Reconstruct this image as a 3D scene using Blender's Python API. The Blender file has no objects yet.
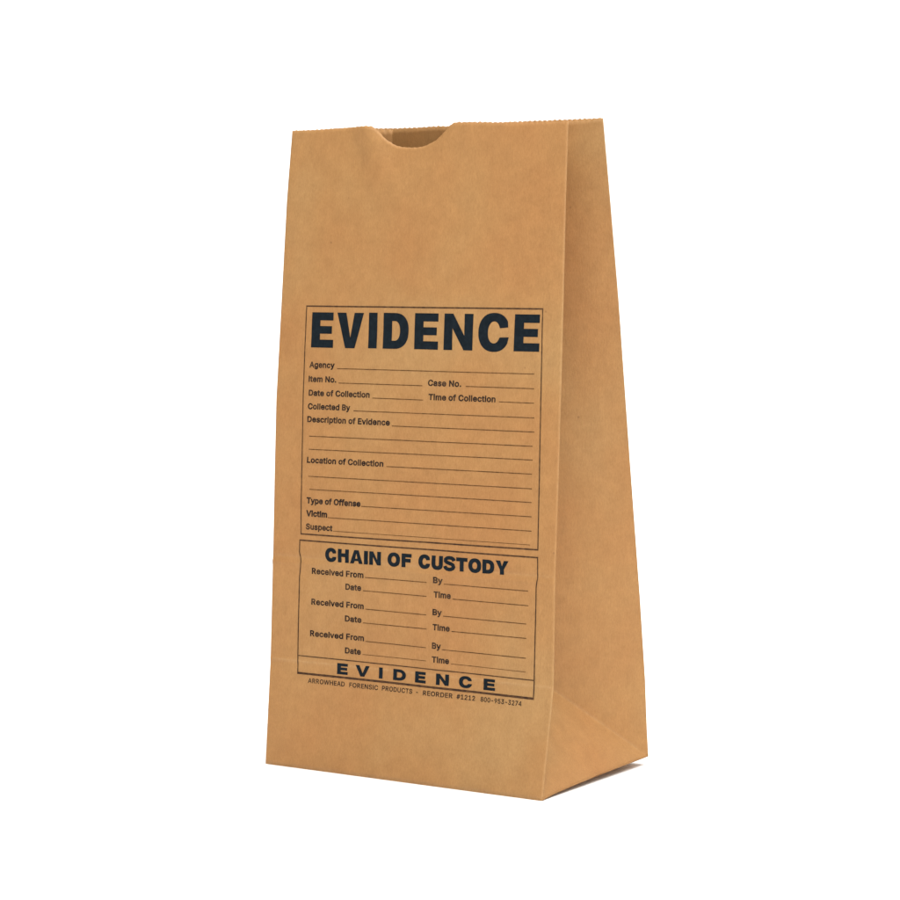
import bpy, bmesh, math, random
from mathutils import Vector, Matrix, noise
from mathutils.geometry import delaunay_2d_cdt

random.seed(5)
MM = 0.001
scene = bpy.context.scene
COL = scene.collection


# ---------------------------------------------------------------- helpers
def lerp(a, b, t):
    return a + (b - a) * t


def table(pts):
    """smooth (monotone-ish) interpolation through (z, value) pairs"""
    zs = [p[0] for p in pts]
    vs = [p[1] for p in pts]

    def f(z):
        if z <= zs[0]:
            return vs[0]
        if z >= zs[-1]:
            return vs[-1]
        for i in range(len(zs) - 1):
            if z <= zs[i + 1]:
                t = (z - zs[i]) / (zs[i + 1] - zs[i])
                return lerp(vs[i], vs[i + 1], t)
    return f


def smooth(a, b, t):
    t = max(0.0, min(1.0, (t - a) / (b - a)))
    return t * t * (3 - 2 * t)


def gauss(d, w):
    return math.exp(-(d / w) ** 2)


def fbm(x, y, z=0.0, sc=1.0, octs=3):
    v, a = 0.0, 1.0
    for _ in range(octs):
        v += a * noise.noise(Vector((x * sc, y * sc, z)))
        sc *= 2.1
        a *= 0.45
    return v


# ---------------------------------------------------------------- materials
def kraft(name, inside=False):
    m = bpy.data.materials.new(name)
    m.use_nodes = True
    nt = m.node_tree
    N, L = nt.nodes, nt.links
    N.clear()
    out = N.new('ShaderNodeOutputMaterial')
    b = N.new('ShaderNodeBsdfPrincipled')
    b.inputs['Roughness'].default_value = 0.62
    b.inputs['Specular IOR Level'].default_value = 0.32
    L.new(b.outputs[0], out.inputs[0])
    tc = N.new('ShaderNodeTexCoord')

    def mapping(s):
        mp = N.new('ShaderNodeMapping')
        mp.inputs['Scale'].default_value = s
        L.new(tc.outputs['Object'], mp.inputs[0])
        return mp

    def nz(mp, scale, detail=4, rough=0.6):
        n = N.new('ShaderNodeTexNoise')
        n.inputs['Scale'].default_value = scale
        n.inputs['Detail'].default_value = detail
        n.inputs['Roughness'].default_value = rough
        L.new(mp.outputs[0], n.inputs['Vector'])
        return n

    def ramp(src, stops):
        r = N.new('ShaderNodeValToRGB')
        while len(r.color_ramp.elements) < len(stops):
            r.color_ramp.elements.new(0.5)
        for e, (p, c) in zip(r.color_ramp.elements, stops):
            e.position = p
            e.color = (*c, 1)
        L.new(src, r.inputs[0])
        return r

    def mix(kind, fac, a, c):
        x = N.new('ShaderNodeMix')
        x.data_type = 'RGBA'
        x.blend_type = kind
        if isinstance(fac, float):
            x.inputs[0].default_value = fac
        else:
            L.new(fac, x.inputs[0])
        L.new(a, x.inputs[6])
        if isinstance(c, tuple):
            x.inputs[7].default_value = (*c, 1)
        else:
            L.new(c, x.inputs[7])
        return x.outputs[2]

    iso = mapping((1, 1, 1))
    # pulp tone: broad patches between reddish and yellowish kraft
    broad = nz(iso, 11, 3, 0.55)
    base = ramp(broad.outputs[0], [(0.34, KRAFT_A), (0.52, KRAFT_B), (0.68, KRAFT_C)])
    # cloudy formation of the sheet, a few mm across
    form = nz(iso, 150, 5, 0.62)
    fr = ramp(form.outputs[0], [(0.30, (0.90, 0.89, 0.87)), (0.70, (1.09, 1.09, 1.08))])
    col = mix('MULTIPLY', 0.75, base.outputs[0], fr.outputs[0])
    # machine-direction ribs: fine vertical streaks
    st = nz(mapping((1, 1, 0.05)), 650, 4, 0.7)
    sr = ramp(st.outputs[0], [(0.30, (0.91, 0.90, 0.88)), (0.70, (1.08, 1.08, 1.08))])
    col = mix('MULTIPLY', 0.28, col, sr.outputs[0])
    # fibres
    fb = nz(mapping((1, 1, 0.35)), 1500, 3, 0.8)
    fbr = ramp(fb.outputs[0], [(0.30, (0.86, 0.84, 0.80)), (0.66, (1.08, 1.08, 1.08))])
    col = mix('MULTIPLY', 0.85, col, fbr.outputs[0])
    # sparse dark flecks
    v = N.new('ShaderNodeTexVoronoi')
    v.inputs['Scale'].default_value = 95
    v.inputs['Randomness'].default_value = 1
    L.new(iso.outputs[0], v.inputs['Vector'])
    pick = N.new('ShaderNodeSeparateColor')
    L.new(v.outputs['Color'], pick.inputs[0])
    m1 = N.new('ShaderNodeMath'); m1.operation = 'GREATER_THAN'; m1.inputs[1].default_value = 0.93
    L.new(pick.outputs[0], m1.inputs[0])
    m2 = N.new('ShaderNodeMapRange')
    m2.inputs[1].default_value = 0.035; m2.inputs[2].default_value = 0.075
    m2.inputs[3].default_value = 0.5; m2.inputs[4].default_value = 0.0
    L.new(v.outputs['Distance'], m2.inputs[0])
    m3 = N.new('ShaderNodeMath'); m3.operation = 'MULTIPLY'
    L.new(m1.outputs[0], m3.inputs[0]); L.new(m2.outputs[0], m3.inputs[1])
    col = mix('MIX', m3.outputs[0], col, (0.16, 0.075, 0.03))
    # worn folds: the crease attribute marks where the sheet was folded sharp
    at = N.new('ShaderNodeAttribute'); at.attribute_name = 'crease'
    wn = nz(iso, 420, 3, 0.7)
    mr = N.new('ShaderNodeMapRange')
    mr.inputs[1].default_value = 0.35; mr.inputs[2].default_value = 0.65
    mr.inputs[3].default_value = 0.25; mr.inputs[4].default_value = 0.85
    L.new(wn.outputs[0], mr.inputs[0])
    mm = N.new('ShaderNodeMath'); mm.operation = 'MULTIPLY'; mm.use_clamp = True
    L.new(at.outputs['Fac'], mm.inputs[0]); L.new(mr.outputs[0], mm.inputs[1])
    col = mix('MIX', mm.outputs[0], col, KRAFT_WORN)
    L.new(col, b.inputs['Base Color'])
    # relief
    bp = N.new('ShaderNodeBump')
    bp.inputs['Strength'].default_value = 0.16
    bp.inputs['Distance'].default_value = 0.0006
    ad = N.new('ShaderNodeMath'); ad.operation = 'ADD'
    L.new(st.outputs[0], ad.inputs[0]); L.new(fb.outputs[0], ad.inputs[1])
    L.new(ad.outputs[0], bp.inputs['Height'])
    bp2 = N.new('ShaderNodeBump')
    bp2.inputs['Strength'].default_value = 0.35
    bp2.inputs['Distance'].default_value = 0.0012
    cock = nz(iso, 60, 4, 0.55)
    L.new(cock.outputs[0], bp2.inputs['Height'])
    L.new(bp2.outputs[0], bp.inputs['Normal'])
    L.new(bp.outputs[0], b.inputs['Normal'])
    return m


KRAFT_A = (0.336, 0.164, 0.057)
KRAFT_B = (0.341, 0.180, 0.065)
KRAFT_C = (0.346, 0.198, 0.077)
KRAFT_WORN = (0.45, 0.29, 0.14)


def ink(name, rgb, fade):
    m = bpy.data.materials.new(name)
    m.use_nodes = True
    nt = m.node_tree
    N, L = nt.nodes, nt.links
    b = N['Principled BSDF']
    b.inputs['Roughness'].default_value = 0.7
    b.inputs['Specular IOR Level'].default_value = 0.12
    tc = N.new('ShaderNodeTexCoord')
    n = N.new('ShaderNodeTexNoise')
    n.inputs['Scale'].default_value = 420
    n.inputs['Detail'].default_value = 4
    L.new(tc.outputs['Object'], n.inputs['Vector'])
    r = N.new('ShaderNodeValToRGB')
    r.color_ramp.elements[0].position = 0.38
    r.color_ramp.elements[0].color = (*rgb, 1)
    r.color_ramp.elements[1].position = 0.74
    r.color_ramp.elements[1].color = (*fade, 1)
    L.new(n.outputs[0], r.inputs[0])
    L.new(r.outputs[0], b.inputs['Base Color'])
    return m


MK = kraft('kraft_paper')
INK_HEAD = ink('blue_black_ink', (0.003, 0.007, 0.011), (0.006, 0.012, 0.018))
INK_TEXT = ink('black_ink', (0.010, 0.008, 0.008), (0.075, 0.042, 0.024))
INK_LINE = ink('thin_brown_black_ink', (0.060, 0.028, 0.012), (0.16, 0.075, 0.028))
INK_BORDER = ink('border_ink', (0.038, 0.020, 0.012), (0.10, 0.050, 0.022))


def white(name):
    m = bpy.data.materials.new(name)
    m.use_nodes = True
    nt = m.node_tree
    b = nt.nodes['Principled BSDF']
    b.inputs['Roughness'].default_value = 0.9
    b.inputs['Specular IOR Level'].default_value = 0.1
    tc = nt.nodes.new('ShaderNodeTexCoord')
    n = nt.nodes.new('ShaderNodeTexNoise')
    n.inputs['Scale'].default_value = 6
    r = nt.nodes.new('ShaderNodeValToRGB')
    r.color_ramp.elements[0].color = (0.88, 0.88, 0.88, 1)
    r.color_ramp.elements[1].color = (0.90, 0.90, 0.90, 1)
    nt.links.new(tc.outputs['Object'], n.inputs['Vector'])
    nt.links.new(n.outputs[0], r.inputs[0])
    nt.links.new(r.outputs[0], b.inputs['Base Color'])
    return m


# ---------------------------------------------------------------- shape of the bag (mm)
FOLD_LOW, FOLD_HIGH = 57.5, 114.0
xL = table([(0, 0), (24, -0.7), (58, -1.6), (80, -1.3), (113, -0.9), (116, -0.8), (155, -1.8), (199, -2.7),
            (253, -1.7), (308, -0.7), (346, 1.2)])
xR = table([(0, 178), (31, 179.2), (57.5, 180.2), (90, 180.1), (114, 180.0), (143, 179.8), (174, 179.4), (214, 178.9),
            (255, 178.2), (305, 177.2), (346, 176.8)])
yF = table([(0, 0), (57.5, 8.3), (114, 11.2), (346, 33.1)])
# back edge of the gusset
xBR = table([(0, 182.6), (20, 180.2), (46, 179.2), (90, 179.3), (167, 178.6), (253, 178.1), (300, 177.1), (348, 175.9)])
xBL = table([(0, -1), (90, -1.5), (167, -2.0), (253, -1.7), (300, -0.7), (348, 1.2)])
yB = table([(0, 103.5), (20, 105.8), (46, 106.0), (348, 70.2)])
Z_BR, Z_BL = 4.5, 3.0          # the back of the base stands a little off the table


def top_front(x):
    base = table([(0, 345.2), (20, 345.5), (40, 346.0), (53, 346.5), (56, 346.25), (57.4, 345.6), (60, 343.6),
                  (65.5, 338.9), (71.5, 335.7), (76, 334.7), (81, 334.3), (86, 334.3), (90, 334.8), (97, 337.5),
                  (102.4, 341.9), (106, 345.4), (107.5, 346.3), (110, 346.8), (123, 346.6), (136, 346.0),
                  (160, 345.6), (178, 345.6)])(x)
    return base + teeth(x, 56 < x < 108, 0.42 if x < 56 else 0.75, x)


def teeth(s, weak, amp, seed):
    t = (s / 3.1) % 1.0
    tri = abs(2 * t - 1)                 # 0..1 zigzag
    a = amp * (0.75 + 0.9 * noise.noise(Vector((s * 0.29, 3.3, 1.0))))
    if weak:
        a *= 0.45
    return a * (tri - 0.5)


def relief(x, z, a, b, seed, amp=0.85):
    """small out-of-plane waviness that dies out at the vertical edges"""
    e = smooth(a, a + 16, x) * (1 - smooth(b - 16, b, x))
    v = amp * fbm(x, z * 0.7, seed, 0.016, 2) + 0.15 * fbm(x, z, seed + 9, 0.07, 2)
    return e * v * smooth(0, 18, z)


def front_y(x, z):
    a, b = xL(z), xR(z)
    y = yF(z)
    y += 0.9 * math.sin(math.pi * max(0, min(1, (x - a) / (b - a)))) * -smooth(150, 346, z)
    y += relief(x, z, a, b, 2.0)
    # horizontal folds left from when the bag lay flat
    w = 0.75 + 0.5 * noise.noise(Vector((x * 0.03, 1.7, 0)))
    y -= 0.34 * w * gauss(z - FOLD_LOW, 1.1)
    y += 0.42 * w * gauss(z - FOLD_HIGH, 1.3) - 0.30 * w * gauss(z - FOLD_HIGH + 3.4, 1.3)
    # soft bend running down from the left lip of the notch
    t = max(0.0, min(1.0, (346 - z) / 62))
    cx = lerp(52, 82, t)
    y -= 2.2 * (1 - t) ** 1.1 * gauss(x - cx, (9 if x < cx else 6) + 8 * t) * smooth(280, 300, z)
    # lip right of the notch curls forward a little
    y -= 0.8 * gauss(x - 112, 12) * smooth(322, 347, z)
    # rounded vertical edges
    for d in (x - a, b - x):
        if d < 1.1:
            y += 0.55 * (1 - max(d, 0) / 1.1) ** 2
    return y


def edge_front(z, right):
    x = xR(z) if right else xL(z)
    return Vector((x, yF(z) + 0.55, z))


def edge_back(t, right):
    """t = 0 bottom .. 1 top"""
    z0 = Z_BR if right else Z_BL
    z = lerp(z0, 347.9 if right else 347.2, t)
    return Vector(((xBR if right else xBL)(z), yB(z), z))


# ---------------------------------------------------------------- mesh building
def link(name, me, parent, mats):
    o = bpy.data.objects.new(name, me)
    COL.objects.link(o)
    if parent:
        o.parent = parent
    for m in mats:
        me.materials.append(m)
    return o


def finish(bm, name, parent, mat, thick=0.30, sharp=7, crease=None, offset=-1):
    lay = bm.verts.layers.float.new('crease')
    for v in bm.verts:
        v[lay] = crease(v.co) if crease else 0.0
    for v in bm.verts:
        v.co *= MM
    me = bpy.data.meshes.new(name)
    bm.to_mesh(me)
    bm.free()
    for p in me.polygons:
        p.use_smooth = True
    me.set_sharp_from_angle(angle=math.radians(sharp))
    o = link(name, me, parent, [mat])
    if thick:
        s = o.modifiers.new('thickness', 'SOLIDIFY')
        s.thickness = thick * MM
        s.offset = offset
    return o


def grid(bm, P):
    """P[row][col] of vectors -> quads"""
    V = [[bm.verts.new(p) for p in row] for row in P]
    for i in range(len(V) - 1):
        for j in range(len(V[0]) - 1):
            bm.faces.new((V[i][j], V[i][j + 1], V[i + 1][j + 1], V[i + 1][j]))
    return V


bag = bpy.data.objects.new('paper_bag', None)
COL.objects.link(bag)
bag.empty_display_size = 0.05
bag['label'] = 'brown kraft paper evidence bag standing open on a white surface, printed form on its front'
bag['category'] = 'paper bag'

# ---- front panel
rows = sorted(set([round(i * 2.5, 2) for i in range(0, 113)] + [FOLD_LOW - .8, FOLD_LOW, FOLD_LOW + .8, FOLD_LOW - 1.6, FOLD_LOW + 1.6] +
                  [FOLD_HIGH + d for d in (-5.2, -4.4, -3.4, -2.6, -1.6, -.8, 0, .8, 1.6)]))
NC = 230
P = []


def col_s(j):
    # columns, tighter right at both vertical edges
    e = [0, 0.0015, 0.003, 0.0045, 0.0065]
    if j < 5:
        return e[j]
    if j > NC - 5:
        return 1 - e[NC - j]
    return lerp(0.0065, 1 - 0.0065, (j - 4) / (NC - 8))


for z in rows:
    a, b = xL(z), xR(z)
    P.append([Vector((lerp(a, b, col_s(j)), front_y(lerp(a, b, col_s(j)), z), z)) for j in range(NC + 1)])
NT = 30
for i in range(1, NT + 1):
    r = []
    for j in range(NC + 1):
        zt = top_front(lerp(xL(346), xR(346), col_s(j)))
        # keep the rows level lower down, follow the cut edge at the top
        k = i / NT
        z = 280 + (zt - 280) * k
        x = lerp(xL(z), xR(z), col_s(j))
        r.append(Vector((x, front_y(x, z), z)))
    P.append(r)
bm = bmesh.new()
grid(bm, P)


def front_crease(c):
    x, z = c.x, c.z
    a, b = xL(z), xR(z)
    v = (0.45 if z < FOLD_LOW else 0.25) * max(gauss(b - x, 0.7), gauss(x - a, 0.6))
    v = max(v, 0.40 * gauss(z - FOLD_LOW, 0.7), 0.2 * gauss(z - FOLD_HIGH, 0.8))
    v = max(v, 0.5 * gauss(z - 0.2, 0.6))
    return v


front = finish(bm, 'front_panel', bag, MK, crease=front_crease)

# ---- back panel
P = []
for i in range(0, 121):
    r = []
    for j in range(0, 181):
        s = j / 180
        t = i / 120
        l, rr = edge_back(t, False), edge_back(t, True)
        p = l.lerp(rr, s)
        if i > 100:
            tt = (i - 100) / 20
            p.z += tt * (teeth(p.x, False, 0.8, 0) - 1.1 * gauss(p.x - 50, 30)
                         - 1.0 * gauss(p.x - 84, 9) * 0.9)
        p.y -= relief(p.x, p.z, l.x, rr.x, 7.0, 0.8)
        p.y -= 2.0 * math.sin(math.pi * s) * -smooth(150, 346, p.z)
        r.append(p)
    P.append(r)
bm = bmesh.new()
grid(bm, P)
bmesh.ops.reverse_faces(bm, faces=bm.faces[:])
back = finish(bm, 'back_panel', bag, MK, crease=lambda c: 0.5 * max(gauss(c.x - xBR(c.z), 0.7), gauss(c.x - xBL(c.z), 0.7)))


# ---- side gussets: the centre folds inward above the triangle of the base
def gusset(right):
    sg = 1 if right else -1
    apex_in = 33.0
    ax = (xR if right else xL)(FOLD_LOW) - sg * apex_in
    A = Vector((ax, 56.0, 48.0))
    EF0, EB0 = edge_front(0, right), edge_back(0, right)
    bm = bmesh.new()

    def wav(p, w, seed):
        """waviness across the panel; w is 0 on folds"""
        p = p.copy()
        p.x += w * (0.9 * fbm(p.y, p.z, seed, 0.018, 2) + 0.12 * fbm(p.y, p.z, seed + 4, 0.08, 2))
        return p

    def ruled(A0, B0, n_rows, n_cols, seed, top=None, sag=0.0, fade=False):
        P = []
        for i in range(n_rows + 1):
            t = i / n_rows
            a, b = A0(t), B0(t)
            r = []
            for j in range(n_cols + 1):
                s = j / n_cols
                w = math.sin(math.pi * s) * smooth(0, 0.3, t) * (min(1, 6 * (1 - t)) * 0.3 if fade else 1)
                p = wav(a.lerp(b, s), w, seed)
                p.x -= sg * sag * math.sin(math.pi * s) * smooth(0, 0.4, t)
                if top and i > n_rows - 6:
                    p.z += (i - n_rows + 6) / 6 * teeth(s * 57 + seed, False, 0.8, 0)
                r.append(p)
            P.append(r)
        grid(bm, P)

    # base triangle, as a fan from the bottom edge to the apex
    P = []
    n = 40
    for i in range(n + 1):
        t = i / n
        r = []
        for j in range(n + 1):
            s = j / n
            lo = EF0.lerp(EB0, s)
            # the bottom edge dips slightly between its corners
            lo.z = lerp(EF0.z, EB0.z, s ** 0.55)
            p = lo.lerp(A, t)
            w = math.sin(math.pi * s) * math.sin(math.pi * min(1, t * 1.2 + 0.1)) * (1 - t)
            p = wav(p, w * 1.2, 11.0)
            p.x -= sg * 1.2 * w
            r.append(p)
        P.append(r)
    grid(bm, P)
    # walls from the diagonals up to the long edges
    ruled(lambda t: EF0.lerp(A, t), lambda t: edge_front(FOLD_LOW * t, right), 40, 74, 13.0, fade=True)
    tb = (FOLD_LOW + 2 - EB0.z) / (347.9 - EB0.z)
    ruled(lambda t: EB0.lerp(A, t), lambda t: edge_back(tb * t, right), 40, 74, 15.0, fade=True)

    def centre(t):
        z = lerp(A.z, 344.6, t)
        half = (yB(z) - yF(z)) / 2
        ins = math.sqrt(max(0, 56.5 ** 2 - half ** 2))
        k = smooth(0, 0.25, t)
        ins = lerp(apex_in, ins, k)
        return Vector((lerp(A.x, (xR if right else xL)(z) - sg * ins, min(1, t * 5)), lerp(A.y, (yB(z) + yF(z)) / 2 + 1, k), z))

    ruled(lambda t: centre(t), lambda t: edge_front(lerp(FOLD_LOW, 345.4, t), right), 110, 74, 17.0, top=True, sag=-2.0)
    ruled(lambda t: centre(t), lambda t: edge_back(lerp(tb, 1, t), right), 110, 74, 19.0, top=True, sag=1.5)
    bmesh.ops.remove_doubles(bm, verts=bm.verts[:], dist=0.02)
    bmesh.ops.recalc_face_normals(bm, faces=bm.faces[:])
    # make normals face outward
    s = sum((f.normal.x * sg) * f.calc_area() for f in bm.faces)
    if s < 0:
        bmesh.ops.reverse_faces(bm, faces=bm.faces[:])

    D1 = (A - EF0).normalized()
    D2 = (A - EB0).normalized()

    def cr(c):
        v = 0.0
        if c.z < 56:
            for o0, d in ((EF0, D1), (EB0, D2)):
                q = c - o0
                v = max(v, 0.28 * gauss((q - d * q.dot(d)).length, 0.9))
        v = max(v, 0.5 * gauss((c - Vector(((xR if right else xL)(c.z), yF(c.z) + .5, c.z))).length, 0.8))
        v = max(v, 0.25 * gauss((c - Vector(((xBR if right else xBL)(c.z), yB(c.z), c.z))).length, 0.8))
        return v
    return finish(bm, 'side_gusset', bag, MK, crease=cr, sharp=9)


gusset(True)
gusset(False)

# ---- base: folded square bottom, its overlap makes one shallow step
P = []
for i in range(41):
    r = []
    for j in range(61):
        s, t = j / 60, i / 40
        a = edge_front(0, False).lerp(edge_front(0, True), s)
        b = edge_back(0, False).lerp(edge_back(0, True), s)
        p = a.lerp(b, t)
        p.z = lerp(0.0, lerp(Z_BL, Z_BR, s), t ** 0.55) + 0.35 + 0.8 * math.sin(math.pi * s) * math.sin(math.pi * t) \
            + 0.4 * smooth(0.45, 0.5, t) * (1 - smooth(0.5, 0.6, t))
        r.append(p)
    P.append(r)
bm = bmesh.new()
grid(bm, P)
bmesh.ops.reverse_faces(bm, faces=bm.faces[:])
finish(bm, 'bottom_panel', bag, MK, offset=-1)


# ---------------------------------------------------------------- printing, drawn flat in (x, z) mm and laid on the front panel
class Sheet:
    """flat outlines collected, filled, cut on a 3 mm grid and pressed on the paper"""

    def __init__(self):
        self.bm = bmesh.new()

    def add_mesh(self, me, fn):
        tmp = bmesh.new()
        tmp.from_mesh(me)
        for v in tmp.verts:
            x, z = fn(v.co.x, v.co.y)
            v.co = (x, 0, z)
        m2 = bpy.data.meshes.new('tmp')
        tmp.to_mesh(m2)
        tmp.free()
        self.bm.from_mesh(m2)
        bpy.data.meshes.remove(m2)

    def outline(self, loops):
        cu = bpy.data.curves.new('tmp', 'CURVE')
        cu.dimensions = '2D'
        cu.fill_mode = 'BOTH'
        for lp in loops:
            sp = cu.splines.new('POLY')
            sp.points.add(len(lp) - 1)
            for p, q in zip(sp.points, lp):
                p.co = (q[0], q[1], 0, 1)
            sp.use_cyclic_u = True
        me = curve_mesh(cu)
        self.add_mesh(me, lambda x, y: (x, y))
        bpy.data.meshes.remove(me)

    def ribbon(self, pts, w):
        """a ruled line of width w through the points; slight ink irregularity, square ends"""
        fine = []
        for (x0, z0), (x1, z1) in zip(pts, pts[1:]):
            n = max(1, int(math.hypot(x1 - x0, z1 - z0) / 1.5))
            fine += [(lerp(x0, x1, i / n), lerp(z0, z1, i / n)) for i in range(n)]
        fine.append(pts[-1])
        V = []
        for i, (x, z) in enumerate(fine):
            a, b = fine[max(0, i - 1)], fine[min(len(fine) - 1, i + 1)]
            dx, dz = b[0] - a[0], b[1] - a[1]
            l = math.hypot(dx, dz)
            nx, nz = -dz / l, dx / l
            k = w / 2 * (1 + 0.22 * noise.noise(Vector((x * 0.9, z * 0.9, 5))))
            V.append((self.bm.verts.new((x + nx * k, 0, z + nz * k)), self.bm.verts.new((x - nx * k, 0, z - nz * k))))
        for p, q in zip(V, V[1:]):
            self.bm.faces.new((p[0], p[1], q[1], q[0]))

    def build(self, name, mat, lift=0.10):
        bm = self.bm
        xs = [v.co.x for v in bm.verts]
        zs = [v.co.z for v in bm.verts]

        def cut(co, no):
            bmesh.ops.bisect_plane(bm, geom=bm.verts[:] + bm.edges[:] + bm.faces[:], dist=1e-5, plane_co=co, plane_no=no)
        k = math.ceil(min(zs) / 2.5)
        while k * 2.5 < max(zs):
            cut((0, 0, k * 2.5), (0, 0, 1)); k += 1
        for z in (FOLD_LOW - .8, FOLD_LOW + .8, FOLD_HIGH - 3.4, FOLD_HIGH - 1.6, FOLD_HIGH - .8, FOLD_HIGH, FOLD_HIGH + .8):
            if min(zs) < z < max(zs):
                cut((0, 0, z), (0, 0, 1))
        k = math.ceil(min(xs) / 3)
        while k * 3 < max(xs):
            cut((k * 3, 0, 0), (1, 0, 0)); k += 1
        for v in bm.verts:
            x, z = v.co.x, v.co.z
            v.co = Vector((x, front_y(x, z) - lift, z)) * MM
        bmesh.ops.recalc_face_normals(bm, faces=bm.faces[:])
        for f in bm.faces:
            if f.normal.y > 0:
                f.normal_flip()
        me = bpy.data.meshes.new(name)
        bm.to_mesh(me)
        bm.free()
        return link(name, me, front, [mat])


def curve_mesh(cu):
    o = bpy.data.objects.new('tmp', cu)
    COL.objects.link(o)
    dg = bpy.context.evaluated_depsgraph_get()
    me = bpy.data.meshes.new_from_object(o.evaluated_get(dg))
    bpy.data.objects.remove(o)
    bpy.data.curves.remove(cu)
    return me


# ---- heavy grotesque capitals on a unit body (cap height 1, width 1)
def arc(cx, cy, rx, ry, a0, a1, n=18, k=2.35):
    """super-ellipse arc, degrees"""
    out = []
    for i in range(n + 1):
        a = math.radians(lerp(a0, a1, i / n))
        c, s = math.cos(a), math.sin(a)
        out.append((cx + rx * math.copysign(abs(c) ** (2 / k), c), cy + ry * math.copysign(abs(s) ** (2 / k), s)))
    return out


def glyph(ch, sw, bw):
    """sw: stem width as a share of glyph width, bw: bar height as a share of cap height"""
    if ch == 'I':
        return [[(0, 0), (1, 0), (1, 1), (0, 1)]]
    if ch == 'E':
        m = 0.5
        return [[(0, 0), (1, 0), (1, bw), (sw, bw), (sw, m - bw * .46), (.93, m - bw * .46), (.93, m + bw * .5), (sw, m + bw * .5),
                 (sw, 1 - bw), (.985, 1 - bw), (.985, 1), (0, 1)]]
    if ch == 'F':
        return [[(0, 0), (sw, 0), (sw, .5 - bw * .5), (.92, .5 - bw * .5), (.92, .5 + bw * .5), (sw, .5 + bw * .5), (sw, 1 - bw), (1, 1 - bw), (1, 1), (0, 1)]]
    if ch == 'T':
        h = sw / 2
        return [[(.5 - h, 0), (.5 + h, 0), (.5 + h, 1 - bw), (1, 1 - bw), (1, 1), (0, 1), (0, 1 - bw), (.5 - h, 1 - bw)]]
    if ch == 'H':
        return [[(0, 0), (sw, 0), (sw, .42), (1 - sw, .42), (1 - sw, 0), (1, 0), (1, 1), (1 - sw, 1), (1 - sw, .42 + bw), (sw, .42 + bw), (sw, 1), (0, 1)]]
    if ch == 'V':
        return [[(.5 - sw * .54, 0), (.5 + sw * .54, 0), (1, 1), (1 - sw * 1.06, 1), (.505, .30), (sw * 1.06, 1), (0, 1)]]
    if ch == 'Y':
        h = sw / 2
        return [[(.5 - h, 0), (.5 + h, 0), (.5 + h, .38), (1, 1), (1 - sw * 1.12, 1), (.5, .60), (sw * 1.12, 1), (0, 1), (.5 - h, .38)]]
    if ch == 'N':
        return [[(0, 0), (sw, 0), (sw * .96, .60), (1 - sw, 0), (1, 0), (1, 1), (1 - sw, 1), (1 - sw * .96, .40), (sw, 1), (0, 1)]]
    if ch == 'A':
        return [[(0, 0), (sw, 0), (sw * 1.22, .19), (1 - sw * 1.22, .19), (1 - sw, 0), (1, 0), (.5 + sw * .58, 1), (.5 - sw * .58, 1)],
                [(.5 - (.5 - sw) * .42, .37), (.5 + (.5 - sw) * .42, .37), (.5, .76)]]
    if ch == 'D':
        o = [(0, 0)] + arc(.45, .5, .55, .5, -90, 90, 24, 2.3) + [(0, 1)]
        i = [(sw, bw)] + arc(.45, .5, .55 - sw, .5 - bw, -90, 90, 20, 2.2) + [(sw, 1 - bw)]
        return [o, i]
    if ch == 'O':
        return [arc(.5, .5, .5, .525, 0, 350, 35, 2.25), arc(.5, .5, .5 - sw, .525 - bw, 0, 350, 30, 2.1)]
    if ch == 'C':
        a0, a1 = 24, 337
        o = arc(.5, .5, .5, .53, a0, a1, 40, 2.25)
        i = arc(.5, .5, .5 - sw * 1.02, .53 - bw * 1.02, a1 - 3, a0 + 4, 34, 2.1)
        o[0] = (o[0][0] - .012, .64)
        i[-1] = (i[-1][0] + .01, .615)
        o[-1] = (o[-1][0] + .01, .375)
        i[0] = (i[0][0] + .01, .365)
        return [o + i]
    if ch == 'U':
        o = [(0, 1)] + arc(.5, .40, .5, .425, 180, 360, 24, 2.5) + [(1, 1), (1 - sw, 1)]
        i = arc(.5, .40, .5 - sw, .425 - bw, 360, 180, 20, 2.2) + [(sw, 1)]
        return [o + i]
    if ch == 'S':
        c = [(.90, .715), (.84, .83), (.68, .91), (.48, .925), (.28, .89), (.155, .80), (.145, .68), (.25, .59), (.46, .535), (.66, .485),
             (.82, .41), (.865, .28), (.79, .16), (.62, .085), (.46, .072), (.28, .10), (.15, .19), (.10, .30)]
        wx, wy = sw * .5, bw * .48
        L_, R_ = [], []
        for q, (x, y) in enumerate(c):
            a, b = c[max(0, q - 1)], c[min(len(c) - 1, q + 1)]
            dx, dy = b[0] - a[0], b[1] - a[1]
            l = math.hypot(dx, dy)
            nx, ny = -dy / l, dx / l
            L_.append((x + nx * wx, y + ny * wy))
            R_.append((x - nx * wx, y - ny * wy))
        return [L_ + R_[::-1]]


def put(sheet, ch, x0, x1, z0, h, stem, bar):
    g = glyph(ch, stem / (x1 - x0), bar / h)
    sheet.outline([[(lerp(x0, x1, px), z0 + h * py) for px, py in lp] for lp in g])


# main heading
s = Sheet()
for ch, (a, b, z) in zip('EVIDENCE', [(20.2, 34.6, 227.8), (37.2, 54.4, 227.8), (57.9, 63.2, 228.0), (67.4, 83.8, 228.0), (87.9, 103.0, 228.1),
                                      (106.8, 124.6, 228.1), (128.3, 147.2, 228.2), (150.2, 165.2, 228.2)]):
    put(s, ch, a - .12, b + .12, z, 19.0, 5.7 if ch != 'N' else 5.5, 4.3)
s.build('evidence_heading', INK_HEAD)

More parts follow.
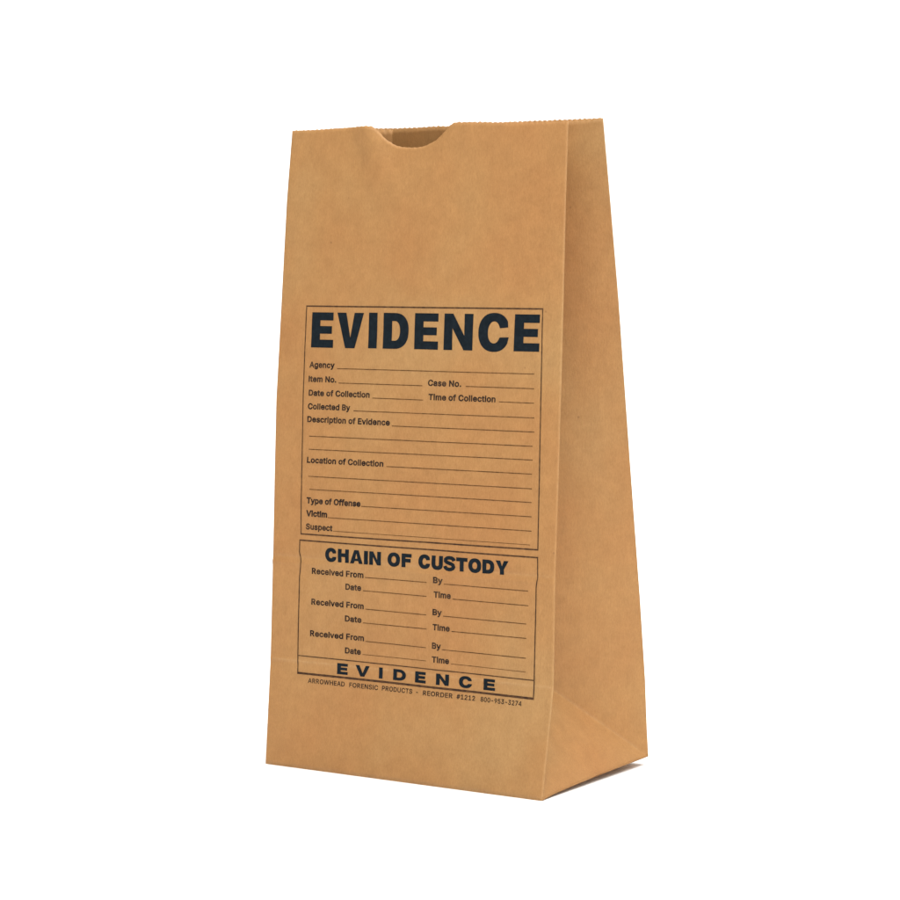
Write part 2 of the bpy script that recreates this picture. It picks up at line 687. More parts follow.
# chain of custody heading
s = Sheet()
chs = 'CHAIN OF CUSTODY'
wd = {'C': 7.4, 'H': 7.0, 'A': 7.9, 'I': 2.5, 'N': 7.2, 'O': 7.8, 'F': 6.2, 'U': 7.0, 'S': 7.0, 'T': 6.9, 'D': 7.2, 'Y': 7.7}


def line_of(words, x0, x1, z, h, gap, stem, bar):
    tot = sum(wd[c] for c in words) + gap * (len(words) - 1)
    k = (x1 - x0) / tot
    x = x0
    for c in words:
        put(s, c, x, x + wd[c] * k, z, h, stem, bar)
        x += (wd[c] + gap) * k


line_of('CHAIN', 35.0, 71.9, 113.0, 7.2, 0.75, 2.5, 1.95)
line_of('OF', 76.2, 91.4, 113.1, 7.2, 0.9, 2.5, 1.95)
line_of('CUSTODY', 95.8, 151.9, 113.2, 7.2, 0.65, 2.5, 1.95)
s.build('custody_heading', INK_HEAD)

# spaced heading in the bottom strip
s = Sheet()
for ch, (a, b) in zip('EVIDENCE', [(44.2, 51.2), (56.2, 65.4), (71.5, 73.9), (80.7, 88.9), (94.9, 101.9), (108.4, 116.4), (122.6, 131.0), (138.0, 145.2)]):
    put(s, ch, a, b, 52.6, 5.9, 2.4, 1.5)
s.build('spaced_heading', INK_HEAD)

# captions
CAPS = [("Agency", 19.4, 217.0, 36.3), ("Item No.", 19.3, 209.3, 37.8), ("Case No.", 97.6, 209.2, 118.7),
        ("Date of Collection", 19.7, 201.8, 60.2), ("Time of Collection", 98.3, 201.8, 140.0), ("Collected By", 19.5, 194.5, 47.8),
        ("Description of Evidence", 19.3, 187.5, 74.1), ("Location of Collection", 20.2, 165.5, 70.9),
        ("Type of Offense", 21.0, 143.6, 57.2), ("Victim", 21.0, 136.6, 35.4), ("Suspect", 21.2, 129.5, 39.4)]
CUST = [("Received From", 26.2, 105.7, 60.8), ("Date", 49.0, 98.7, 59.4), ("Received From", 26.3, 89.0, 61.1),
        ("Date", 48.7, 81.5, 59.7), ("Received From", 25.9, 71.8, 61.4), ("Date", 49.0, 64.3, 59.5), ("By", 105.3, 106.1, 111.5),
        ("Time", 105.8, 98.5, 116.7), ("By", 105.3, 89.2, 111.2), ("Time", 105.5, 81.3, 116.4), ("By", 105.3, 71.5, 111.0),
        ("Time", 105.4, 64.2, 116.3)]
FOOT = [("ARROWHEAD", 25.6, 46.4, 49.7), ("FORENSIC", 52.7, 46.4, 71.5), ("PRODUCTS", 74.0, 46.5, 93.6), ("-", 96.2, 46.5, 97.8),
        ("REORDER", 100.6, 46.5, 119.2), ("#1212", 121.7, 46.5, 133.2), ("800-953-3274", 136.6, 46.5, 162.0)]
BOLD = {"Type of Offense": 1.25, "Victim": 1.25}


# outlines of a plain grotesque, 1/1000 em: advance, closed loops
FONT = {
    '#': (440, ['64,0 118,0 139,138 231,138 210,0 264,0 285,138 392,138 400,192 293,192 311,316 420,316 429,368 319,368 340,509 286,509 265,368 173,368 194,509 140,509 119,368 48,368 40,316 111,316 93,192 19,192 10,138 85,138', '147,192 165,316 257,316 239,192']),
    '-': (453, ['337,244 337,188 114,188 114,244']),
    '.': (188, ['95,-4 78,-1 63,9 53,24 50,41 53,59 63,73 78,83 95,87 113,83 128,73 138,59 141,41 138,24 128,9 113,-1']),
    '0': (453, ['227,-7 191,-3 158,7 130,24 105,48 85,77 69,113 57,155 50,202 48,254 50,306 57,353 69,395 85,431 106,461 130,484 159,502 191,512 227,516 262,512 295,502 323,484 348,461 368,431 384,395 396,353 403,306 405,254 403,202 396,155 384,113 368,77 348,48 323,24 295,7 263,-3', '227,50 250,52 271,60 290,74 306,92 320,116 330,144 338,176 342,213 344,254 342,295 338,332 330,365 320,393 306,416 290,435 271,449 250,457 227,460 203,457 182,449 163,435 147,416 134,393 123,365 115,332 111,295 109,254 111,213 115,176 123,144 134,116 147,92 163,74 182,60 203,52']),
    '1': (453, ['76,0 76,55 391,55 391,0', '276,509 276,0 212,0 212,448 86,358 86,427 198,509']),
    '2': (453, ['64,0 64,47 234,229 282,282 294,298 303,312 311,327 318,348 320,371 317,397 308,419 293,436 273,449 258,455 241,458 224,460 205,458 188,454 172,447 153,433 139,413 132,398 128,381 127,362 66,362 68,391 75,418 86,442 102,464 121,482 143,496 168,507 196,513 225,516 254,513 281,507 306,497 328,482 346,465 361,445 372,423 379,398 381,372 380,354 377,336 371,318 363,299 351,280 336,259 317,235 294,209 267,180 153,60 389,57 389,0']),
    '3': (453, ['218,-7 188,-5 159,1 133,10 108,22 88,38 70,57 57,79 48,104 44,132 109,132 115,107 126,87 144,71 165,59 182,54 200,51 219,50 239,51 258,55 275,61 291,69 304,80 315,93 323,108 328,125 329,145 328,163 323,180 316,196 306,211 292,223 275,234 254,241 229,246 201,248 157,248 157,299 288,448 70,452 70,509 372,509 372,461 211,278 211,289 247,290 279,286 308,276 333,262 354,244 371,222 383,198 391,173 393,145 390,116 383,90 370,66 354,45 333,27 309,12 281,2 251,-5']),
    '4': (440, ['270,0 332,0 332,104 395,104 395,158 332,158 332,509 256,509 32,160 32,104 270,104', '96,158 270,158 270,436']),
    '5': (453, ['221,-7 192,-5 165,1 140,11 118,25 99,41 83,60 71,82 63,105 60,130 122,130 127,108 138,89 154,73 173,60 196,52 221,50 241,51 259,56 276,64 291,75 304,89 314,104 322,122 326,141 328,162 326,183 321,203 314,221 303,237 290,251 275,262 257,270 238,275 218,277 201,276 184,273 167,268 145,258 128,246 67,253 96,509 366,509 366,452 151,452 134,301 155,315 178,325 194,330 212,333 229,334 252,332 274,328 294,321 313,311 330,299 345,285 358,269 370,251 379,231 386,210 390,187 391,163 388,132 381,102 369,76 352,52 332,32 309,15 282,3 253,-4']),
    '7': (453, ['97,0 323,448 62,452 62,509 391,509 391,449 165,0']),
    '8': (453, ['226,-7 193,-5 163,1 136,11 111,25 91,42 74,62 62,84 54,109 52,135 53,156 58,176 65,195 75,212 87,228 101,241 117,252 134,260 153,265 129,276 109,289 93,308 80,330 73,354 70,380 73,405 79,429 90,450 106,469 124,485 146,498 170,508 197,514 226,516 255,514 282,508 306,498 328,485 346,469 361,450 373,429 379,405 382,380 379,354 372,330 359,308 343,289 323,276 300,267 319,260 335,252 351,241 365,228 377,212 387,195 395,176 399,156 401,135 398,109 391,84 378,62 362,42 341,25 317,11 289,1 259,-5', '226,49 248,50 267,54 285,60 307,74 323,91 333,113 337,139 335,157 330,173 322,189 312,202 298,213 283,223 265,230 247,234 226,235 206,234 187,230 169,223 154,213 140,202 130,189 122,173 117,157 115,139 119,113 129,91 145,74 167,60 185,54 205,50', '226,290 252,292 274,300 293,313 307,330 316,351 319,376 316,399 308,420 294,437 275,449 252,457 226,460 208,459 192,455 177,449 159,437 145,420 136,399 133,376 136,351 145,330 159,313 178,300 201,292']),
    '9': (453, ['226,516 256,513 285,506 310,494 333,478 352,458 368,434 380,408 387,378 389,347 387,322 382,296 373,270 359,240 340,207 315,168 200,0 130,0 301,248 287,221 257,202 238,196 218,195 188,197 161,203 137,214 116,229 98,247 83,269 72,294 66,321 64,352 66,382 73,411 85,436 101,459 120,479 143,494 168,506 196,513', '226,460 207,459 190,454 174,446 160,435 148,423 138,407 131,390 127,372 125,352 127,331 131,313 138,295 148,280 160,268 174,257 190,250 207,245 226,243 245,245 263,249 279,257 293,267 305,280 314,295 322,312 326,330 327,350 326,371 322,390 314,407 305,422 293,435 279,446 263,454 245,459']),
    'A': (478, ['18,0 84,0 134,140 344,140 394,0 460,0 273,509 205,509', '153,194 325,194 239,437']),
    'B': (456, ['60,0 60,509 241,509 274,507 304,501 329,491 350,477 367,461 381,442 390,421 396,398 398,374 397,353 393,336 387,320 373,301 356,286 336,275 315,267 331,260 347,254 363,245 378,234 391,220 402,203 411,184 416,161 418,136 416,111 410,88 400,67 386,48 368,31 344,18 317,8 284,2 247,0', '125,57 245,57 281,60 309,67 330,80 344,96 353,115 355,137 352,161 342,184 333,197 320,209 306,218 289,225 269,229 248,231 125,231', '125,285 238,285 256,287 273,290 288,296 308,309 323,326 333,348 336,372 333,393 326,412 313,429 294,442 270,449 240,452 125,452']),
    'C': (510, ['267,-7 225,-3 186,7 150,25 119,49 92,79 70,115 53,157 44,203 40,254 44,305 53,352 70,393 92,429 119,459 150,484 186,501 225,512 267,516 293,514 317,511 340,504 362,496 383,485 402,471 419,456 435,438 448,418 459,397 467,373 473,348 408,348 401,373 389,395 375,413 357,428 337,440 315,449 292,454 267,456 237,453 209,445 184,432 161,414 141,391 125,364 113,332 106,295 103,254 106,213 113,177 125,145 141,117 161,94 184,76 210,63 237,56 267,53 292,55 315,60 337,69 357,81 375,96 389,114 401,136 408,160 473,160 467,135 459,112 448,91 435,71 420,53 402,38 383,24 363,13 341,5 317,-2 293,-6']),
    'D': (502, ['60,0 60,509 225,509 273,505 315,495 353,478 385,455 412,426 433,391 449,351 458,306 462,255 458,205 449,159 433,119 411,83 384,54 351,31 312,14 268,3 219,0', '125,57 215,57 254,60 288,68 318,81 343,99 363,122 379,149 390,181 397,216 399,255 397,294 390,329 379,361 364,388 344,410 320,428 291,441 258,449 221,452 125,452']),
    'E': (419, ['60,0 60,509 372,509 372,452 125,452 125,286 355,286 355,229 125,229 125,57 375,57 375,0']),
    'F': (410, ['60,0 60,509 369,509 369,452 125,452 125,278 346,278 346,221 125,221 125,0']),
    'H': (517, ['60,0 60,509 125,509 125,289 392,289 392,509 457,509 457,0 392,0 392,232 125,232 125,0']),
    'I': (185, ['60,0 125,0 125,509 60,509']),
    'L': (393, ['60,0 60,509 125,509 125,57 361,57 361,0']),
    'N': (523, ['60,0 60,509 136,509 343,183 363,151 388,107 414,55 405,54 401,108 399,157 399,195 399,509 463,509 463,0 387,0 202,290 177,331 148,381 108,452 119,454 122,384 124,328 125,291 125,0']),
    'O': (533, ['267,-7 225,-3 186,7 150,25 119,49 92,79 70,115 53,157 44,203 40,254 44,305 53,352 70,393 92,429 119,459 150,484 186,501 225,512 267,516 309,512 348,501 384,484 415,459 442,429 464,393 480,352 490,305 493,254 490,203 480,157 464,115 442,79 415,49 384,25 348,7 309,-3', '267,53 296,55 324,63 349,76 372,94 392,116 408,144 420,176 428,213 430,254 428,295 420,332 408,365 392,392 372,415 349,433 324,446 296,453 267,456 237,453 210,445 184,433 161,415 142,392 125,364 113,332 106,295 103,254 106,213 113,176 125,144 142,117 161,94 184,76 210,63 237,55']),
    'P': (445, ['60,0 60,509 235,509 272,506 305,499 332,487 356,471 375,452 390,430 400,404 407,377 409,348 407,318 400,291 390,265 375,243 356,223 332,207 305,195 272,188 235,186 109,186 109,242 233,242 257,244 279,248 297,256 312,266 324,279 333,294 339,310 343,328 344,348 343,367 339,385 333,402 324,416 312,428 297,439 279,446 257,451 232,452 125,452 125,0']),
    'R': (475, ['60,0 125,0 125,212 228,212 342,0 418,0 296,224 345,247 381,290 393,352 386,410 361,458 318,493 240,509 60,509', '125,267 232,267 290,277 320,305 329,355 318,408 290,438 236,452 125,452']),
    'S': (447, ['224,-9 188,-7 156,-1 128,9 102,23 81,40 64,60 51,83 42,109 38,137 104,137 108,118 114,102 123,88 136,76 150,66 166,59 185,53 204,50 224,49 246,50 267,54 286,60 303,69 317,79 329,92 338,106 344,122 346,139 342,161 332,179 316,193 296,205 245,222 184,239 145,253 112,269 86,289 67,313 56,341 52,372 54,400 62,425 75,448 92,468 113,484 138,498 165,508 195,514 227,516 259,514 289,508 316,498 340,484 360,468 377,449 390,427 398,403 401,378 337,378 332,402 320,421 302,437 280,449 254,456 225,459 204,457 185,454 167,448 145,435 129,418 118,398 115,376 119,352 131,334 148,319 169,308 212,293 264,279 312,264 328,256 344,248 359,238 372,226 384,213 395,198 402,180 407,161 408,139 406,112 399,87 386,64 370,43 349,25 323,11 294,0 261,-7']),
    'T': (449, ['32,452 32,509 417,509 417,452 257,452 257,0 193,0 193,452']),
    'U': (517, ['259,-8 220,-6 186,2 154,15 126,33 103,55 85,80 71,108 63,140 60,173 60,509 124,509 124,178 126,155 132,133 141,113 153,95 169,80 187,68 208,59 232,53 259,52 285,53 309,59 331,68 349,80 364,95 377,113 385,133 391,155 393,178 393,509 457,509 457,173 454,140 446,108 433,80 414,55 391,33 363,15 332,2 297,-6']),
    'V': (480, ['204,0 16,509 84,509 192,206 215,137 248,31 235,31 267,138 290,206 395,509 463,509 278,0']),
    'W': (686, ['155,0 16,509 82,509 163,196 175,145 187,94 197,40 200,94 211,145 224,196 306,509 380,509 462,196 474,145 486,94 497,40 488,40 499,94 510,145 523,196 603,509 670,509 530,0 455,0 368,323 351,391 336,475 350,475 335,395 318,323 230,0']),
    'a': (389, ['160,-9 137,-7 115,-3 94,5 76,15 60,29 48,45 38,63 32,84 30,108 32,128 36,146 43,161 58,179 78,193 92,200 108,206 125,211 178,220 234,227 265,235 276,255 273,279 267,297 256,311 240,322 220,329 196,331 171,329 149,322 118,301 100,274 41,291 51,313 64,331 79,346 95,358 114,368 133,375 153,380 173,383 194,384 239,379 255,375 271,369 286,360 300,350 312,336 322,320 330,301 335,278 337,251 337,0 277,0 277,52 252,25 236,12 215,1 199,-4 181,-7', '170,45 192,47 211,51 228,59 248,74 263,93 272,115 276,138 276,190 259,182 231,176 200,171 175,168 134,159 117,150 103,139 95,124 92,105 94,87 102,72 114,61 130,52 149,47']),
    'c': (396, ['207,-8 174,-5 144,3 117,16 93,35 72,58 56,85 44,116 37,150 34,187 37,225 44,260 56,291 72,318 93,341 117,360 144,374 174,382 207,384 226,384 243,381 260,377 284,368 305,356 324,341 340,322 349,308 356,293 362,277 303,262 290,289 270,311 242,325 207,330 184,328 163,321 145,310 130,296 118,278 108,258 102,236 98,212 96,187 98,163 102,139 108,117 118,97 130,80 145,66 163,55 184,49 207,46 243,52 271,66 292,89 304,117 363,102 357,86 350,70 341,56 325,37 306,21 292,12 277,5 261,-1 244,-5 226,-7']),
    'd': (424, ['195,-8 165,-6 137,3 111,16 89,34 70,57 55,84 43,116 36,151 34,189 36,227 43,261 55,293 70,320 89,342 112,361 137,374 165,382 196,384 218,383 237,379 253,373 272,360 287,346 306,319 311,509 372,509 372,0 313,0 313,59 287,31 272,17 252,4 236,-3 217,-7', '205,47 226,49 246,55 263,65 278,78 290,95 299,115 306,138 310,162 312,189 310,216 306,241 300,263 290,282 278,299 263,312 246,322 227,328 205,330 182,328 162,322 145,311 130,298 118,281 108,261 102,239 98,215 96,189 98,163 102,139 109,117 118,97 130,80 145,66 162,55 182,49']),
    'e': (404, ['365,91 358,72 348,55 335,39 320,26 302,14 283,4 261,-3 237,-7 212,-8 177,-5 145,3 117,16 92,35 72,58 56,85 44,116 37,150 34,187 36,224 44,258 55,290 71,317 91,340 115,359 142,373 172,382 205,384 226,383 246,380 266,374 285,366 303,355 319,341 334,324 347,305 357,282 365,256 370,227 371,194 371,169 96,169 98,151 102,127 110,106 121,88 135,73 151,61 169,53 190,48 212,46 234,48 254,53 271,61 285,73 297,88 306,105', '98,221 310,221 304,248 298,269 288,286 277,301 263,314 246,323 227,328 205,330 183,328 164,323 146,313 131,301 119,286 109,270 102,251']),
    'f': (254, ['228,379 228,327 6,327 6,379', '81,0 81,432 82,452 87,470 96,486 107,499 120,510 135,519 152,525 169,529 187,530 222,527 243,521 227,468 215,472 195,474 171,470 154,460 145,443 142,419 142,0']),
    'g': (425, ['207,-151 180,-149 156,-146 134,-140 114,-132 97,-122 82,-110 70,-97 59,-84 51,-69 101,-41 122,-66 136,-78 154,-88 169,-93 187,-96 207,-97 236,-95 261,-87 282,-75 298,-58 308,-34 311,-6 311,68 287,41 272,28 252,16 236,10 217,6 195,5 165,7 138,14 113,27 90,43 71,65 55,90 43,120 36,154 34,191 36,229 43,263 55,293 71,320 90,342 112,361 138,374 166,382 196,384 218,383 237,379 253,373 273,360 288,346 308,319 313,379 372,379 372,-9 370,-40 363,-67 350,-90 334,-109 314,-124 291,-136 265,-144 237,-149', '205,59 227,61 246,66 264,75 278,87 290,103 300,121 307,142 311,166 312,193 311,219 307,242 300,264 291,283 279,299 264,312 247,322 227,328 205,330 182,328 163,322 145,312 130,298 118,282 109,262 102,241 98,218 96,193 98,167 102,144 109,123 118,104 131,88 145,76 163,66 183,61']),
    'i': (167, ['53,0 53,379 114,379 114,0', '84,443 67,446 54,455 44,468 41,483 44,499 54,512 67,521 84,524 100,521 114,512 123,499 126,483 123,468 114,455 100,446']),
    'l': (170, ['53,0 114,0 114,509 53,509']),
    'm': (610, ['53,0 53,379 112,379 112,295 114,314 122,331 132,346 151,363 172,376 195,384 219,386 245,383 268,375 287,361 303,342 314,320 321,295 312,295 318,312 326,329 337,343 350,356 364,366 381,375 398,381 417,385 437,386 458,385 478,380 497,372 514,361 529,346 541,328 550,307 555,283 557,255 557,0 496,0 496,254 493,279 485,298 473,313 456,323 438,329 419,330 395,328 374,320 358,307 345,290 338,270 335,247 335,0 274,0 274,260 272,280 265,297 253,311 238,322 220,328 199,330 178,328 158,320 140,307 126,289 119,274 115,257 114,238 114,0']),
    'n': (410, ['114,227 114,0 53,0 53,379 112,379 112,287 102,287 116,319 132,344 152,362 175,374 200,382 227,384 252,383 275,377 295,369 313,356 328,340 341,321 350,298 355,271 357,240 357,0 296,0 296,235 293,263 286,286 273,304 256,318 235,326 210,329 192,328 176,324 161,317 141,303 126,283 119,266 115,248']),
    'o': (415, ['207,-8 174,-5 144,3 117,16 93,35 72,58 56,85 44,116 37,150 34,187 37,225 44,260 56,291 72,318 93,341 117,360 144,374 174,382 207,384 241,382 271,374 299,360 323,341 343,318 359,291 371,260 379,225 381,187 379,150 371,116 359,85 343,58 323,35 299,16 271,3 241,-5', '207,46 231,49 252,55 270,66 285,80 298,97 307,117 314,139 318,163 319,187 318,212 314,236 307,258 298,278 285,296 270,310 252,321 231,328 207,330 184,328 163,321 145,310 130,296 118,278 108,258 102,236 98,212 96,187 98,163 102,139 108,117 118,97 130,80 145,66 163,55 184,49']),
    'p': (424, ['53,-143 53,379 112,379 112,319 137,346 152,360 171,373 188,379 207,383 229,384 259,382 287,374 313,361 335,342 354,320 370,293 381,261 388,227 390,189 388,151 381,116 370,84 355,57 336,34 313,16 288,3 260,-6 229,-8 208,-7 189,-3 173,4 153,17 138,31 118,59 114,-143', '220,47 242,49 262,55 279,66 294,80 306,97 316,117 323,139 327,163 328,189 327,215 323,239 316,261 307,281 295,298 280,311 262,322 243,328 220,330 198,328 178,322 161,312 147,299 134,282 125,263 118,241 114,216 113,189 114,162 118,138 125,115 135,95 147,78 162,65 179,55 198,49']),
    'r': (259, ['53,0 53,379 112,379 112,321 124,339 137,354 152,367 171,377 191,383 213,385 229,384 243,384 243,322 230,324 207,326 182,323 159,315 140,301 126,284 117,262 114,237 114,0']),
    's': (365, ['182,-8 157,-7 133,-3 112,3 93,12 76,24 62,38 50,54 41,73 36,94 94,107 101,87 111,72 124,60 141,52 160,47 181,45 206,47 227,53 244,62 262,81 268,103 265,121 254,136 237,147 212,155 149,170 118,180 92,192 72,208 58,227 50,249 47,274 49,295 55,314 65,332 79,347 95,360 115,370 137,378 161,383 187,384 212,383 234,379 254,372 271,363 286,352 299,339 309,324 318,308 324,290 268,277 258,298 243,316 228,325 210,331 187,333 166,331 147,326 131,317 114,299 109,277 112,258 124,243 136,235 152,229 172,223 229,209 261,200 287,187 306,171 320,153 328,131 331,107 329,85 323,65 312,47 298,31 281,18 260,6 236,-2 210,-7']),
    't': (227, ['204,379 204,327 6,327 6,379', '65,471 126,471 126,98 128,76 136,61 150,53 170,50 185,51 202,54 213,2 192,-3 168,-4 138,-1 113,7 92,21 77,41 68,64 65,93']),
    'u': (410, ['182,-5 158,-3 135,2 115,11 97,23 82,39 69,59 60,82 54,109 53,139 53,379 114,379 114,144 116,117 124,94 137,75 154,61 175,53 200,50 218,51 234,55 249,62 268,77 283,97 290,113 295,132 296,153 296,379 357,379 357,0 298,0 298,92 307,92 294,60 277,35 257,17 234,5 209,-3']),
    'v': (389, ['163,0 17,379 84,379 165,155 187,87 206,21 184,21 203,87 224,155 305,379 371,379 226,0']),
    'y': (389, ['47,-139 61,-86 71,-87 104,-89 118,-84 130,-74 141,-58 151,-36 163,-1 17,379 84,379 165,155 187,87 206,21 184,21 202,87 224,155 305,379 371,379 204,-58 196,-77 187,-93 177,-107 159,-124 139,-136 117,-143 91,-145 65,-143']),
}


def winding(px, py, loops):
    w = 0
    for lp in loops:
        for i in range(len(lp)):
            (x0, y0), (x1, y1) = lp[i - 1], lp[i]
            if y0 <= py < y1 or y1 <= py < y0:
                if x0 + (py - y0) / (y1 - y0) * (x1 - x0) > px:
                    w += 1 if y1 > y0 else -1
    return w


def embolden(loops, d):
    """outlines spread by d: outer loops grow, counters shrink"""
    out = []
    for k, lp in enumerate(loops):
        others = [l for i, l in enumerate(loops) if i != k]
        hole = sum(1 for l in others if winding(*lp[0], [l]) % 2) % 2 == 1
        ar = sum(lp[i - 1][0] * lp[i][1] - lp[i][0] * lp[i - 1][1] for i in range(len(lp)))
        if (ar > 0) == hole:
            lp = lp[::-1]
        new = []
        n = len(lp)
        for i in range(n):
            (ax, ay), (bx, by), (cx, cy) = lp[i - 1], lp[i], lp[(i + 1) % n]
            l1, l2 = math.hypot(bx - ax, by - ay), math.hypot(cx - bx, cy - by)
            n1 = ((by - ay) / l1, -(bx - ax) / l1)
            n2 = ((cy - by) / l2, -(cx - bx) / l2)
            k2 = max(0.45, 1 + n1[0] * n2[0] + n1[1] * n2[1])
            new.append((bx + d * (n1[0] + n2[0]) / k2, by + d * (n1[1] + n2[1]) / k2))
        out.append(new)
    return out


GLYPHS = {}


def solid(ch, bold):
    """filled triangles of one letter (non-zero winding)"""
    if (ch, bold) not in GLYPHS:
        loops = [[tuple(int(v) / 1000 for v in p.split(',')) for p in lp.split()] for lp in FONT[ch][1]]
        loops = embolden(loops, bold)
        vs, es = [], []
        for lp in loops:
            k = len(vs)
            vs += [Vector(p) for p in lp]
            es += [(k + i, k + (i + 1) % len(lp)) for i in range(len(lp))]
        v2, e2, f2 = delaunay_2d_cdt(vs, es, [], 0, 1e-6)[:3]
        tris = []
        for f in f2:
            c = sum((v2[i] for i in f), Vector((0, 0))) / len(f)
            if winding(c.x, c.y, loops):
                tris.append(f)
        GLYPHS[(ch, bold)] = (v2, tris)
    return GLYPHS[(ch, bold)]


def typeset(txt, bold):
    V, F = [], []
    x = 0.0
    for ch in txt:
        if ch == ' ':
            x += 0.205
            continue
        vs, fs = solid(ch, bold)
        k = len(V)
        V += [(x + v.x, v.y, 0) for v in vs]
        F += [tuple(k + i for i in f) for f in fs]
        x += FONT[ch][0] / 1000 + 0.022
    me = bpy.data.meshes.new('tmp')
    me.from_pydata(V, [], F)
    bm = bmesh.new()
    bm.from_mesh(me)
    bmesh.ops.delete(bm, geom=[v for v in bm.verts if not v.link_faces], context='VERTS')
    bm.to_mesh(me)
    bm.free()
    return me


def captions(items, cap, name, mat, bold):
    s = Sheet()
    for idx, (txt, x0, z0, x1) in enumerate(items):
        me = typeset(txt, bold * BOLD.get(txt, 1.0))
        a = min(v.co.x for v in me.vertices)
        b = max(v.co.x for v in me.vertices)
        sc = cap / 0.509
        kx = (x1 - x0) / (b - a) if txt != '-' else sc
        s.add_mesh(me, lambda x, y: (x0 + (x - a) * kx, z0 + y * sc))
        bpy.data.meshes.remove(me)
    s.build(name, mat)


captions(CAPS, 2.95, 'entry_captions', INK_TEXT, 0.031)
captions(CUST, 2.95, 'custody_captions', INK_TEXT, 0.031)
captions(FOOT, 2.35, 'maker_line', INK_TEXT, 0.019)

# writing lines
LINES = [(38.0, 216.7, 162.9, 216.8), (39.3, 209.0, 94.0, 209.0), (121.5, 209.4, 163.2, 209.3), (62.0, 201.6, 94.9, 201.5),
         (142.1, 202.0, 163.4, 201.9), (50.0, 194.4, 164.0, 194.4), (75.4, 187.2, 164.3, 187.2), (21.0, 179.8, 163.6, 179.9),
         (21.1, 172.7, 164.0, 172.9), (72.9, 165.6, 163.9, 165.7), (21.6, 158.1, 164.2, 158.2), (22.6, 151.1, 164.3, 151.2),
         (57.7, 143.7, 164.6, 143.9), (35.9, 136.5, 165.0, 136.6), (39.9, 129.5, 164.4, 129.5)]
LINES2 = [(61.8, 106.0, 101.3, 106.0), (60.5, 98.8, 101.4, 98.6), (62.1, 89.0, 101.3, 88.8), (60.6, 81.5, 101.7, 81.4),
          (62.4, 71.7, 101.5, 71.5), (60.5, 64.5, 101.8, 64.5), (112.2, 105.9, 164.0, 105.8), (117.7, 98.4, 164.4, 98.3),
          (112.0, 89.0, 163.4, 88.8), (117.5, 81.4, 163.5, 81.4), (111.5, 71.3, 163.5, 71.2), (117.5, 64.3, 163.6, 64.1)]
for nm, LS in (('entry_lines', LINES), ('custody_lines', LINES2)):
    s = Sheet()
    for a, b, c, d in LS:
        thin = (b in (129.5, 64.5, 64.3))
        s.ribbon([(a, b), (c, d)], 0.28 if thin else 0.42)
    s.build(nm, INK_LINE)

# borders: one continuous run per frame, joined at mitred-looking corners
s = Sheet()


def frame(pts, w_top, w_side, w_bot, divider=None):
    tl, tr, right, br, bl, left = pts
    s.ribbon([(tl[0] - w_side / 2, tl[1]), (tr[0] + w_side / 2, tr[1])], w_top)
    s.ribbon([(bl[0] - w_side / 2, bl[1]), (br[0] + w_side / 2, br[1])], w_bot)
    e = w_top / 2 + 0.06
    eb = w_bot / 2 + 0.06
    s.ribbon([(bl[0], bl[1] + eb)] + left + [(tl[0], tl[1] - e)], w_side)
    s.ribbon([(br[0], br[1] + eb)] + right + [(tr[0], tr[1] - e)], w_side)


frame([(16.1, 250.1), (166.5, 250.1), [(168.7, 152), (168.1, 178), (167.4, 204), (166.9, 229)], (169.2, 127.3), (18.0, 126.7),
       [(17.3, 145), (16.7, 172), (16.1, 199), (16.0, 226)]], 0.75, 0.62, 0.75)
frame([(17.4, 123.3), (169.2, 123.3), [(168.8, 60), (168.8, 81), (168.9, 108), (169.6, 112.6), (169.4, 119)], (168.9, 50.9), (18.4, 51.1),
       [(17.9, 60.5), (17.8, 80), (18.0, 104), (18.8, 111.6), (17.5, 117)]], 0.75, 0.66, 1.15)
s.ribbon([(18.35, 60.5), (168.4, 60.2)], 0.55)
s.build('form_border', INK_BORDER)


# ---------------------------------------------------------------- the white sweep it stands on
def sweep():
    prof = [(-4.0, 0.0), (-1.2, 0.0), (-0.4, 0.0), (0.3, 0.0), (1.0, 0.0)]
    R = 0.7
    for i in range(1, 17):
        a = math.radians(90 * i / 16)
        prof.append((1.0 + R * math.sin(a), R - R * math.cos(a)))
    prof += [(1.7, 1.8), (1.7, 3.6)]
    bm = bmesh.new()
    cam_dir = Vector((-0.5518, 0.834, 0))
    side = Vector((0.834, 0.5518, 0))
    rows = []
    for (d, z) in prof:
        rows.append([bm.verts.new(Vector((0.09, 0.05, z)) + cam_dir * d + side * x) for x in (-5, -2.5, 0, 2.5, 5)])
    for a, b in zip(rows, rows[1:]):
        for j in range(4):
            bm.faces.new((a[j], a[j + 1], b[j + 1], b[j]))
    me = bpy.data.meshes.new('studio_backdrop')
    bm.to_mesh(me)
    bm.free()
    for p in me.polygons:
        p.use_smooth = True
    o = link('studio_backdrop', me, None, [white('white_paper_sweep')])
    o['kind'] = 'structure'


sweep()

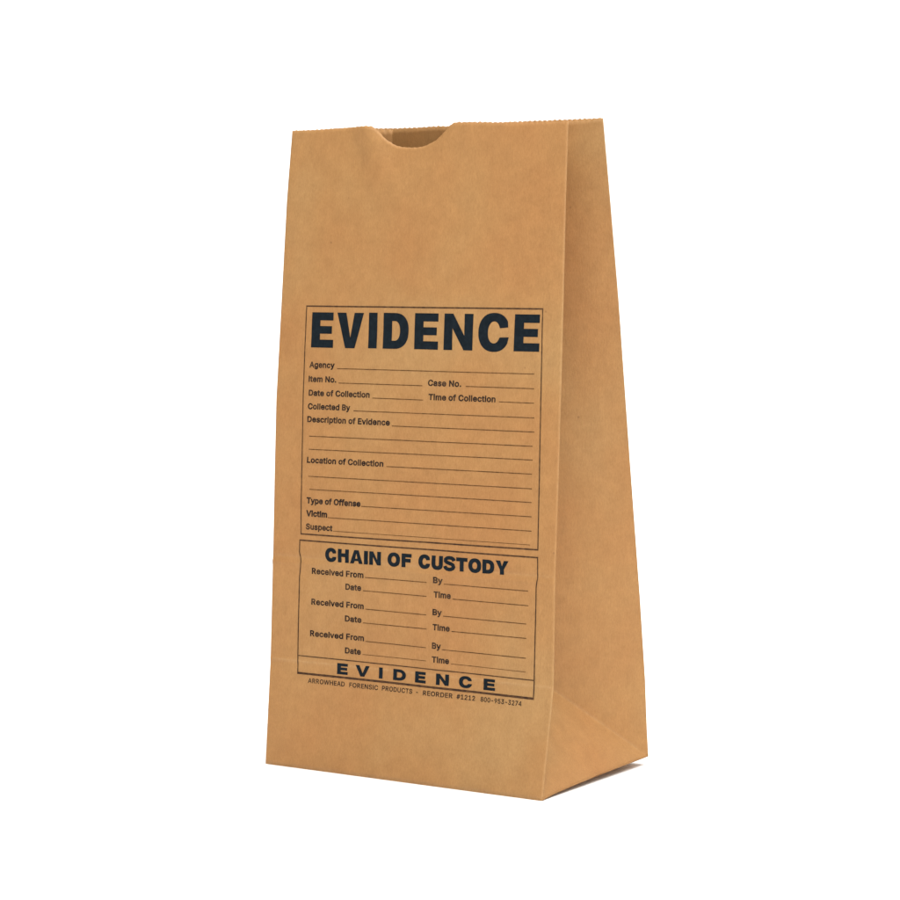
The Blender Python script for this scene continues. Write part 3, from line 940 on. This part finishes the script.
# ---------------------------------------------------------------- camera
cam = bpy.data.cameras.new('camera')
cam.sensor_width = 36
cam.lens = 2.5818183 * 1000 / 900 * 36
cam.clip_end = 50
co = bpy.data.objects.new('camera', cam)
COL.objects.link(co)
r = Vector((0.834052599562254, 0.5515533649198381, -0.01204768895059861))
u = Vector((-0.040408867907528186, 0.08285600879786328, 0.9957419370502181))
f = Vector((-0.55020303939353, 0.8300143176184929, -0.09139391659420928))
M = Matrix((r, u, -f)).transposed().to_4x4()
M.translation = Vector((0.8567863876644737, -1.1050887240789197, 0.29954179195054377))
co.matrix_world = M
scene.camera = co

# ---------------------------------------------------------------- light: white studio, big soft boxes
w = bpy.data.worlds.new('World')
scene.world = w
w.use_nodes = True
bg = w.node_tree.nodes['Background']
bg.inputs[0].default_value = (1.0, 0.88, 0.78, 1)
bg.inputs[1].default_value = 0.48


def area(name, loc, target, size, power, col=(1, 1, 1)):
    l = bpy.data.lights.new(name, 'AREA')
    l.shape = 'RECTANGLE'
    l.size, l.size_y = size
    l.energy = power
    l.color = col
    o = bpy.data.objects.new(name, l)
    COL.objects.link(o)
    o.location = loc
    o.rotation_euler = (Vector(target) - Vector(loc)).to_track_quat('-Z', 'Y').to_euler()
    return o


B = (0.09, 0.05, 0.17)
area('softbox_overhead', (0.50, -0.02, 1.65), (0.12, 0.05, 0), (1.4, 1.4), 38, (1, 1, 0.97))
area('softbox_key', (0.95, -1.5, 1.25), (0.09, 0.05, 0.1), (1.2, 1.2), 22, (1, 0.98, 0.95))
area('softbox_side', (0.88, -0.48, 0.16), (0.15, 0.03, 0.08), (0.5, 0.4), 0.5, (0.96, 1, 1))
area('softbox_backdrop', (-0.9, 1.0, 2.2), (-0.8, 1.3, 0.4), (1.6, 1.0), 26)

area('softbox_backdrop_side', (1.5, 1.3, 2.4), (1.4, 1.7, 0.5), (1.6, 1.0), 14)

scene.view_settings.view_transform = 'Standard'
scene.view_settings.look = 'None'
scene.view_settings.gamma = 1
scene.view_settings.exposure = 0
scene.cycles.use_denoising = True
scene.cycles.max_bounces = 8
scene.cycles.diffuse_bounces = 6
